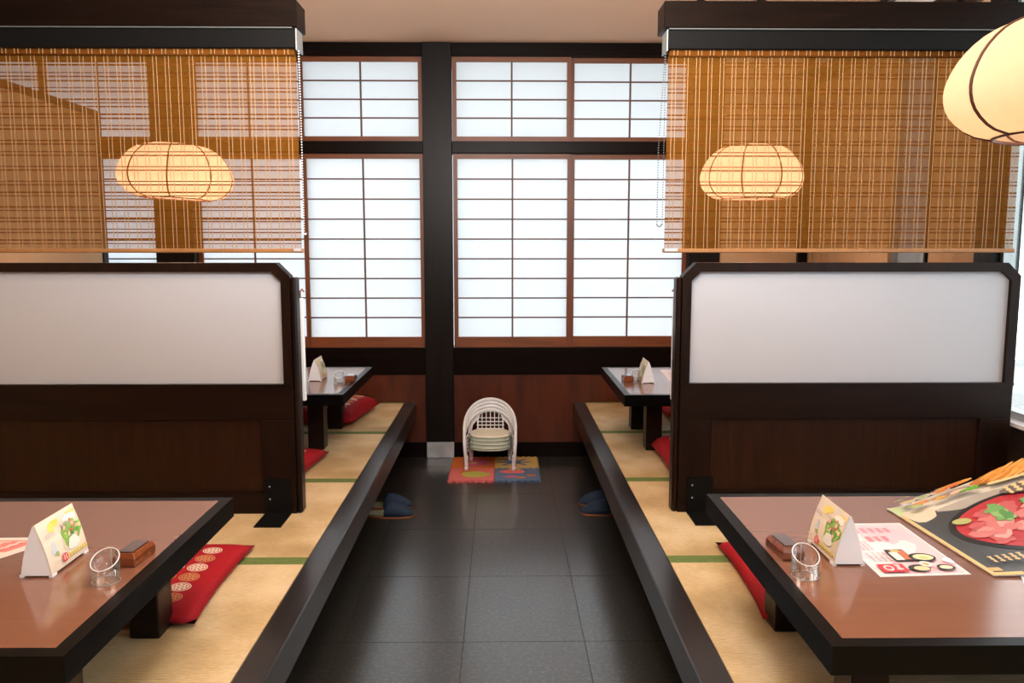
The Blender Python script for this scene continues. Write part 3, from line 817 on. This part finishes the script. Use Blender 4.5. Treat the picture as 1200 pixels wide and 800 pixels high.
def toothpick_box(loc, label, rz=0):
    t = thing('lacquered_box', label, 'box', loc, rz, group='small lacquered boxes')
    bm = bmesh.new(); a, b_ = .026, .046
    def ring(s, z): return [bm.verts.new((x * s[0], y * s[1], z)) for x, y in ((-a, -b_), (a, -b_), (a, b_), (-a, b_))]
    rs = [ring((.94, .96), 0), ring((1, 1), .004), ring((1, 1), .020), ring((.80, .88), .030)]
    for p, q in zip(rs, rs[1:]):
        for k in range(4): bm.faces.new((p[k], p[(k + 1) % 4], q[(k + 1) % 4], q[k]))
    bm.faces.new(rs[0]); bm.faces.new(rs[-1]); bmesh.ops.bevel(bm, geom=bm.edges[:], offset=.0012, segments=1, affect='EDGES')
    obj('body', bm, M['brown_lacquer'], t)
    BX('lid', M['brown_lid'], t, -.017, .017, -.036, .036, .0295, .0325, bev=.001)
    return t
toothpick_box((-0.826, 1.762, TT), 'brown lacquered box beside the tube on the left foreground table', R(-4))
toothpick_box((0.648, 1.782, TT), 'brown lacquered box beside the stand on the right foreground table', R(6))
toothpick_box((-0.790, 4.19, TT), 'brown lacquered box on the table behind the left partition')
toothpick_box((0.655, 4.17, TT), 'brown lacquered box on the table behind the right partition')

def flyer(name, label, cat, quad, z, bgcol, th=.0006):
    """flat sheet on the table from four world corners (u right, v away)"""
    c = [Vector((x, y, 0)) for x, y in quad]
    o = Vector((c[0].x, c[0].y, z)); c = [p - Vector((c[0].x, c[0].y, 0)) for p in c]
    t = tag(empty(name, o), label, cat)
    def fn(u, v, off):
        p = (c[0] * (1 - u) + c[1] * u) * (1 - v) + (c[3] * (1 - u) + c[2] * u) * v
        return (p.x, p.y, th + off)
    bm = bmesh.new()
    A = [bm.verts.new((p.x, p.y, 0)) for p in c]; B = [bm.verts.new((p.x, p.y, th)) for p in c]
    bm.faces.new(A); bm.faces.new(B)
    for k in range(4): bm.faces.new((A[k], A[(k + 1) % 4], B[(k + 1) % 4], B[k]))
    obj('sheet', bm, bgcol, t)
    return t, Print(fn)
# pink menu sheet on the right table
t, p = flyer('menu_sheet', 'pink and white menu sheet lying flat beside the right stand', 'menu', [(.805, 1.645), (1.006, 1.656), (1.010, 1.980), (.815, 1.975)], TT, M['white_paper'])
p.rect(.30, .97, .03, .97, (.80, .52, .56)); p.rect(.03, .30, .30, .97, (.80, .66, .68)); p.ell(.50, .45, .28, .22, (.82, .68, .70), wob=.15, seed=2)
p.ell(.62, .75, .25, .18, (.80, .48, .54), wob=.2, seed=3)
p.strokes(.25, .75, .78, .88, 5, (.72, .26, .32), 11, .02); p.strokes(.30, .60, .60, .70, 3, (.70, .24, .28), 12, .02)
p.strokes(.06, .26, .42, .62, 4, (.45, .38, .40), 13, .012); p.strokes(.08, .34, .22, .40, 4, (.5, .42, .44), 14, .012)
p.ell(.09, .70, .04, .035, (.05, .50, .12), wob=.2)
p.rect(.07, .36, .04, .17, (.62, .04, .05)); p.ell(.17, .105, .055, .045, (.85, .6, .6)); p.ell(.17, .105, .035, .025, (.62, .04, .05)); p.strokes(.24, .33, .06, .15, 1, (.85, .6, .6), 15, .02)
p.rect(.34, .56, .22, .42, (.03, .03, .03)); p.rect(.36, .46, .23, .37, (.70, .74, .66)); p.rect(.47, .55, .24, .40, (.56, .14, .06)); p.rect(.40, .50, .37, .41, (.5, .42, .14))
p.ell(.68, .27, .15, .075, (.02, .02, .02)); p.ell(.69, .27, .115, .052, (.72, .66, .40)); p.ell(.69, .26, .06, .025, (.45, .5, .2))
p.ell(.50, .09, .12, .055, (.03, .03, .03)); p.ell(.52, .08, .085, .038, (.68, .52, .30)); p.ell(.62, .15, .07, .045, (.80, .78, .72)); p.ell(.62, .15, .04, .025, (.45, .34, .16))
p.ell(.80, .09, .10, .050, (.03, .03, .03)); p.ell(.80, .088, .07, .032, (.68, .66, .48)); p.ell(.92, .20, .05, .05, (.95, .95, .95), wob=.1)
p.build('print', t)
# pale sheet at the left table edge
t, p = flyer('menu_sheet', 'pale sheet with red print at the left edge behind the stand', 'menu', [(-1.42, 1.62), (-1.22, 1.62), (-1.055, 1.905), (-1.40, 1.900)], TT, M['white_paper'])
p.rect(.04, .96, .04, .96, (.80, .70, .62)); p.rect(.10, .90, .66, .93, (.74, .22, .20)); p.strokes(.14, .86, .70, .90, 6, (.82, .60, .54), 21, .03)
p.build('print', t)
# white sheet on the far right table
t, p = flyer('menu_sheet', 'pink and white sheet lying on the table behind the right partition', 'menu', [(.870, 4.16), (1.08, 4.16), (1.10, 4.55), (.90, 4.55)], TT, M['white_paper'])
p.rect(.03, .97, .04, .96, (.82, .70, .71)); p.rect(.05, .9, .06, .12, (.75, .2, .2)); p.strokes(.1, .9, .5, .8, 6, (.70, .40, .42), 22, .02)
p.build('print', t)
# blue edged sheet under the large menu
t, p = flyer('menu_sheet', 'blue-edged sheet poking out under the large menu, bottom right', 'menu', [(1.075, 1.575), (1.36, 1.46), (1.45, 1.68), (1.165, 1.78)], TT, M['white_paper'])
p.rect(.02, .98, .03, .97, (.40, .56, .80)); p.rect(.08, .95, .10, .92, (.80, .84, .90)); p.rect(.14, .9, .2, .45, (.70, .08, .10)); p.strokes(.2, .8, .24, .40, 4, (.9, .8, .8), 23, .03)
p.build('print', t)
# red folder under the menus at the far edge
t, p = flyer('menu_folder', 'red folder under the raised menus near the table edge', 'menu', [(1.300, 2.000), (1.62, 1.99), (1.63, 2.212), (1.310, 2.222)], TT, M['cushion'], th=.006)
p.rect(0, 1, 0, 1, (.50, .02, .03)); p.build('print', t)
def curved_menu(label, x0, x1, y0, y1, fz, skew, draw, z0=TT + .0075):
    t = tag(empty('large_menu', (x0, y0, TT)), label, 'menu')
    def surf(u, v, off):
        x = (x1 - x0) * u + skew * (1 - v) ; y = (y1 - y0) * v
        return (x, y, fz(u, v) + off)
    bm = bmesh.new(); n = 96; g = {}
    for s in (0, 1):
        for i in range(n + 1):
            for j in range(2): g[s, i, j] = bm.verts.new(surf(i / n, j, -.0008 * (1 - s)))
        for i in range(n):
            f = bm.faces.new((g[s, i, 0], g[s, i + 1, 0], g[s, i + 1, 1], g[s, i, 1])); f.smooth = True
    for i in range(n):
        for j in range(2): bm.faces.new((g[0, i, j], g[0, i + 1, j], g[1, i + 1, j], g[1, i, j]))
    for i in (0, n): bm.faces.new((g[0, i, 0], g[0, i, 1], g[1, i, 1], g[1, i, 0]))
    obj('sheet', bm, M['white_paper'], t)
    p = Print(surf, .0002); draw(p); p.build('print', t)
    return t
def draw1(p):
    W_ = (.62, .61, .53); DK = (.045, .053, .058)
    p.rect(0, 1, 0, 1, W_, 24); p.rect(0, .07, .80, 1, (.46, .56, .32), 3)
    p.rect(.02, 1, 0.0, .83, DK, 24)
    p.ell(.10, .82, .09, .085, (.58, .54, .42), wob=.1, seed=1, rings=6); p.ell(.42, .81, .22, .05, (.34, .33, .30), wob=.05, seed=2, rings=6)
    p.rect(0, .026, 0, .86, (.60, .44, .19)); p.rect(0, .16, 0, .035, (.60, .42, .16), 4); p.rect(.022, .08, .05, .09, (.5, .35, .13))
    p.ell(.54, .50, .43, .30, (.014, .017, .020), n=48, rings=8); p.ell(.55, .505, .40, .272, (.36, .035, .045), n=48, rings=8)
    rnd = random.Random(9)
    for i in range(60):
        a = rnd.random() * 6.28; q = rnd.random() ** .5
        p.ell(.54 + .33 * q * math.cos(a), .49 + .21 * q * math.sin(a), .055, .034, rnd.choice([(.50, .17, .17), (.56, .25, .24), (.42, .10, .11), (.60, .33, .31)]), rot=.4, wob=.15, seed=i, n=12, rings=2)
    for i in range(18): p.ell(.50 + .13 * math.cos(i * 2.1), .62 + .05 * math.sin(i * 1.7), .055, .03, rnd.choice([(.08, .24, .07), (.13, .32, .11), (.22, .38, .15)]), rot=i, wob=.2, seed=i, n=10, rings=2)
    p.ell(.62, .44, .10, .05, (.66, .52, .24), rot=-.3); p.ell(.22, .62, .05, .035, (.34, .38, .15))
    p.strokes(.08, .26, .12, .20, 5, (.60, .44, .22), 31, .012)
    p.ell(.70, .78, .16, .05, (.12, .11, .10), wob=.05, rings=5); p.strokes(.56, .74, .74, .82, 4, (.64, .52, .28), 32, .015)
    p.ell(.72, .925, .24, .07, (.36, .14, .03), wob=.08, n=24, rings=6)
    for i in range(44): p.ell(.72 + .18 * math.cos(i * 2.4) * (i / 44) ** .5, .935 + .045 * math.sin(i * 2.4) * (i / 44) ** .5, .06, .008, rnd.choice([(.62, .26, .05), (.70, .36, .09), (.46, .17, .03)]), rot=.35, n=8, rings=1)
    for i in range(9): p.ell(.54 + .035 * i, .875 - .003 * i, .024, .014, (.62, .50, .26), wob=.1, seed=i, n=8, rings=1)
    for (u, v, a, b_, c1, c2) in ((.10, .955, .045, .02, (.45, .42, .36), (.48, .40, .14)), (.19, .965, .05, .018, (.55, .53, .48), (.2, .34, .1)), (.15, .90, .05, .018, (.50, .2, .12), (.58, .26, .07)),
                               (.29, .955, .06, .022, (.50, .48, .42), (.50, .20, .07)), (.36, .895, .08, .026, (.20, .17, .16), (.60, .42, .34)), (.25, .885, .05, .018, (.36, .2, .1), (.58, .33, .07)), (.10, .87, .045, .016, (.2, .34, .1), (.38, .46, .2)), (.07, .92, .035, .016, (.18, .18, .22), (.55, .55, .56)), (.38, .97, .11, .015, (.60, .30, .07), (.46, .16, .04))):
        p.ell(u, v, a, b_, c1, wob=.05, n=14, rings=3); p.ell(u, v, a * .68, b_ * .65, c2, wob=.15, n=12, rings=3, seed=int(u * 100))
    p.ell(.42, .875, .05, .018, (.10, .32, .04), wob=.2); p.strokes(.03, .12, .975, .985, 6, (.2, .33, .12), 33, .004); p.strokes(.30, .38, .92, .94, 3, (.5, .1, .08), 34, .005); p.strokes(.20, .28, .925, .94, 5, (.3, .26, .24), 35, .003)
curved_menu('large menu with a bowl of red meat pictured on dark grey', 1.027, 1.47, 1.640, 2.085, lambda u, v: .003 + .175 * u * u / (u + .10) * (0.12 + .88 * v), .018, draw1)
def draw2(p):
    p.rect(0, 1, 0, 1, (.70, .66, .44), 24); p.rect(0, .3, .6, 1, (.20, .50, .36), 8)
    rnd = random.Random(12)
    for i in range(16): p.ell(rnd.random() * .9 + .05, rnd.random() * .9 + .05, .06, .05, rnd.choice([(.66, .34, .10), (.3, .42, .1), (.6, .1, .08), (.8, .7, .4)]), wob=.2, seed=i, n=10, rings=1)
curved_menu('second menu sheet rising behind the large one at the right edge', 1.365, 1.62, 1.96, 2.14, lambda u, v: .088 + .16 * u, 0.0, draw2)

# ================================================================== SLIPPERS
def slipper(loc, rz, label):
    t = thing('slipper', label, 'slipper', loc, rz, group='blue house slippers on the floor')
    Ln = .255
    def hw(q): # half width along the length 0 heel .. 1 toe
        return (.030 + .012 * math.sin(PI * min(1, q * 1.1)) + .008 * q) * (math.sqrt(max(0, 1 - ((q - .5) / .5) ** 6)) if True else 1) + .0005
    def outline(sc_=1.0):
        n = 18; qs = [i / n for i in range(n + 1)]
        return [(q * Ln, hw(q) * sc_) for q in qs] + [(q * Ln, -hw(q) * sc_) for q in qs[::-1]]
    bm = bmesh.new(); prism(bm, outline(1.0), 0, .010, 'z'); obj('sole', bm, M['sole'], t)
    bm = bmesh.new(); prism(bm, [(x, y) for x, y in outline(.92)], .010, .017, 'z'); obj('insole', bm, M['insole'], t)
    bm = bmesh.new(); rows = []; n = 14; m = 12
    for i in range(n + 1):
        q = .40 + .60 * i / n
        H_ = .064 * (1 - ((q - .40) / .62) ** 2.2) + .006
        row = []
        for k in range(m + 1):
            a = PI * k / m; cut = .035 * math.sin(a) ** 2 * (1 - i / n) * 1.0
            row.append(bm.verts.new((q * Ln + cut * 0.6, (hw(q) * 1.02) * math.cos(a), .008 + H_ * math.sin(a) ** .8)))
        rows.append(row)
    for a, b_ in zip(rows, rows[1:]):
        for k in range(m): f = bm.faces.new((a[k], a[k + 1], b_[k + 1], b_[k])); f.smooth = True
    o = obj('upper', bm, M['blue_felt'], t)
    s = o.modifiers.new('thick', 'SOLIDIFY'); s.thickness = .004; s.offset = -1
    return t
slipper((-0.715, 4.115, 0), R(-2), 'front blue slipper of the pair under the left kerb')
slipper((-0.740, 4.245, 0), R(3), 'rear blue slipper of the pair under the left kerb')
slipper((0.668, 4.140, 0), R(181), 'front blue slipper of the pair under the right kerb')
slipper((0.672, 4.285, 0), R(178), 'rear blue slipper of the pair under the right kerb')

# ================================================================== FOAM MATS
def foam_tile(x, y, s, base, border, label, draw):
    t = thing('foam_mat_tile', label, 'play mat', (x, y, 0))
    n = 40; pts = []
    amp = .007; fr = 7
    for e in range(4):
        for i in range(n):
            q = i / n; w_ = amp * math.sin(2 * PI * fr * q)
            P = [(q * s, -w_), (s + w_, q * s), (s - q * s, s - w_), (w_, s - q * s)][e]
            if e in (2,): P = (s - q * s, s + amp * math.sin(2 * PI * fr * q))
            if e == 3: P = (amp * math.sin(2 * PI * fr * q), s - q * s)
            pts.append(P)
    bm = bmesh.new(); prism(bm, pts, 0, .012, 'z')
    o = obj('foam', bm, M['foam'], t)
    at = o.data.color_attributes.new('Col', 'FLOAT_COLOR', 'CORNER')
    for d in at.data: d.color = (*base, 1)
    p = Print(lambda u, v, off: (u * s, v * s, .012 + off)); draw(p); p.build('inlay_shapes', t, 'foam')
    return t
ORG, YEL, PNK, BLU, GRN, MAG = (.62, .17, .03), (.58, .40, .13), (.66, .16, .16), (.10, .17, .30), (.44, .45, .08), (.58, .12, .22)
S = .272; X0, Y0 = -.320, 4.700
foam_tile(X0, Y0 + S + .004, S, ORG, 0, 'orange foam tile with a pink flower, back left under the chairs',
          lambda p: (p.ell(.55, .5, .33, .34, MAG, wob=.08, seed=1), p.ell(.5, .45, .10, .10, YEL, seed=2), p.ell(.88, .25, .06, .06, PNK)))
foam_tile(X0 + S + .004, Y0 + S + .004, S, YEL, 0, 'yellow foam tile with a blue starburst, back right',
          lambda p: [p.ell(.45, .5, .17, .17, BLU)] + [p.ell(.45 + .25 * math.cos(a * PI / 4), .5 + .25 * math.sin(a * PI / 4), .17, .045, BLU, rot=a * PI / 4, n=10) for a in range(8)])
foam_tile(X0, Y0, S, PNK, 0, 'pink foam tile with a green leaf shape, front left',
          lambda p: (p.ell(.42, .62, .22, .24, ORG, wob=.1, seed=3), p.ell(.58, .50, .32, .24, GRN, wob=.04, seed=4)))
foam_tile(X0 + S + .004, Y0, S, BLU, 0, 'blue foam tile with pink and orange shapes, front right',
          lambda p: (p.ell(.40, .72, .30, .16, PNK, wob=.06, seed=5), p.ell(.45, .90, .14, .07, YEL), p.ell(.35, .30, .16, .08, MAG, rot=.2), p.ell(.58, .24, .11, .06, ORG), p.ell(.82, .42, .12, .07, ORG)))

# ================================================================== STACKED CHILDREN'S CHAIRS
def make_chair(label):
    t = thing('childrens_chair', label, 'chair', group="stack of white children's chairs")
    r = .0095
    def arch(hw_, y_f, y_b, zt, zf, n=22):
        pts = [(-hw_ + .012, y_f, zf)]
        pts.append((-hw_ + .004, y_f + .004, .12)); pts.append((-hw_, y_f + .015, .19))
        for i in range(n + 1):
            a = PI - PI * i / n
            q = math.sin(a)
            pts.append((hw_ * math.cos(a), y_f + .03 + (y_b - y_f - .03) * (q ** .8), .20 + (zt - .20) * (q ** .92)))
        pts.append((hw_, y_f + .015, .19)); pts.append((hw_ - .004, y_f + .004, .12)); pts.append((hw_ - .012, y_f, zf))
        return pts
    bm = bmesh.new(); tube(bm, arch(.160, 0, .24, .338, .0), r, 8); obj('outer_frame', bm, M['white_cane'], t)
    bm = bmesh.new()
    for s in (-1, 1):
        pts = [(s * .125, .245, .0), (s * .135, .235, .06), (s * .140, .222, .14), (s * .120, .236, .24), (s * .07, .250, .30)]
        tube(bm, pts, .008, 8); 
    obj('rear_legs', bm, M['white_cane'], t)
    bm = bmesh.new()
    pts = []
    for i in range(17):
        a = PI - PI * i / 16; pts.append((.126 * math.cos(a), .225 + .018 * math.sin(a), .175 + .154 * math.sin(a) ** .75))
    tube(bm, pts, .006, 6); obj('inner_arch', bm, M['white_cane'], t)
    for k in range(7):
        x = -.081 + .027 * k; b = bmesh.new(); top = .175 + .154 * (1 - (x / .126) ** 2) ** .40
        tube(b, [(x, .226, .150), (x, .240, top)], .0052 if k in (0, 6) else .003, 6)
        if k in (0, 6): obj('back_post', b, M['white_cane'], t)
        else: obj('spindle', b, M['white_cane'], t)
    for z in (.190, .215):
        b = bmesh.new(); tube(b, [(-.09, .228, z), (.09, .228, z)], .003, 6); obj('back_rail', b, M['white_cane'], t)
    for s in (-1, 1):
        for z in (.118, .090):
            b = bmesh.new(); tube(b, [(s * .155, .008, z + .01), (s * .142, .12, z + .01), (s * .136, .228, z)], .004, 6); obj('side_rail', b, M['white_cane'], t)
    # seat: pale board with cream cushion
    bm = bmesh.new()
    def disc(z0, z1, sx_, sy_, rd, n=32):
        rings = []
        for (q, z) in ((.0, z0), (1.0, z0 + rd), (1.0, z1 - rd), (0.94, z1), ):
            qq = .94 if q == 0 else q
            rings.append([bm.verts.new((sx_ * qq * math.copysign(abs(math.cos(2 * PI * k / n)) ** .8, math.cos(2 * PI * k / n)), .115 + sy_ * qq * math.copysign(abs(math.sin(2 * PI * k / n)) ** .8, math.sin(2 * PI * k / n)), z)) for k in range(n)])
        for a, b_ in zip(rings, rings[1:]):
            for k in range(n): f = bm.faces.new((a[k], a[(k + 1) % n], b_[(k + 1) % n], b_[k])); f.smooth = True
        bm.faces.new(rings[0]); bm.faces.new(rings[-1])
    disc(.120, .131, .128, .115, .003); st = obj('seat', bm, M['pale_green'], t)
    bm = bmesh.new(); disc(.131, .146, .130, .117, .005); obj('seat_cushion', bm, M['pale_green'], st)
    bm = bmesh.new()
    for (x, y) in ((-.148, 0), (.148, 0), (-.125, .245), (.125, .245)): lathe(bm, [(.0115, 0), (.0125, .022), (.011, .026)], 10, (x, y, 0))
    obj('leg_caps', bm, M['white_plastic'], t)
    return t
ch = make_chair("lowest of the stacked white children's chairs")
ch.location = (-0.075, 4.915, .0125)
names = ['second from the bottom in the stack of white chairs', 'third from the bottom in the stack of white chairs', "topmost white children's chair, its cream seat in view"]
for i, nme in enumerate(names):
    top_chair = dup(ch, (-0.075, 4.915 + .004 * (i + 1), .0125 + .0225 * (i + 1)), label=nme)
for c_ in top_chair.children:
    for g_ in c_.children:
        g_.data = g_.data.copy(); g_.data.materials[0] = M['cream_vinyl']
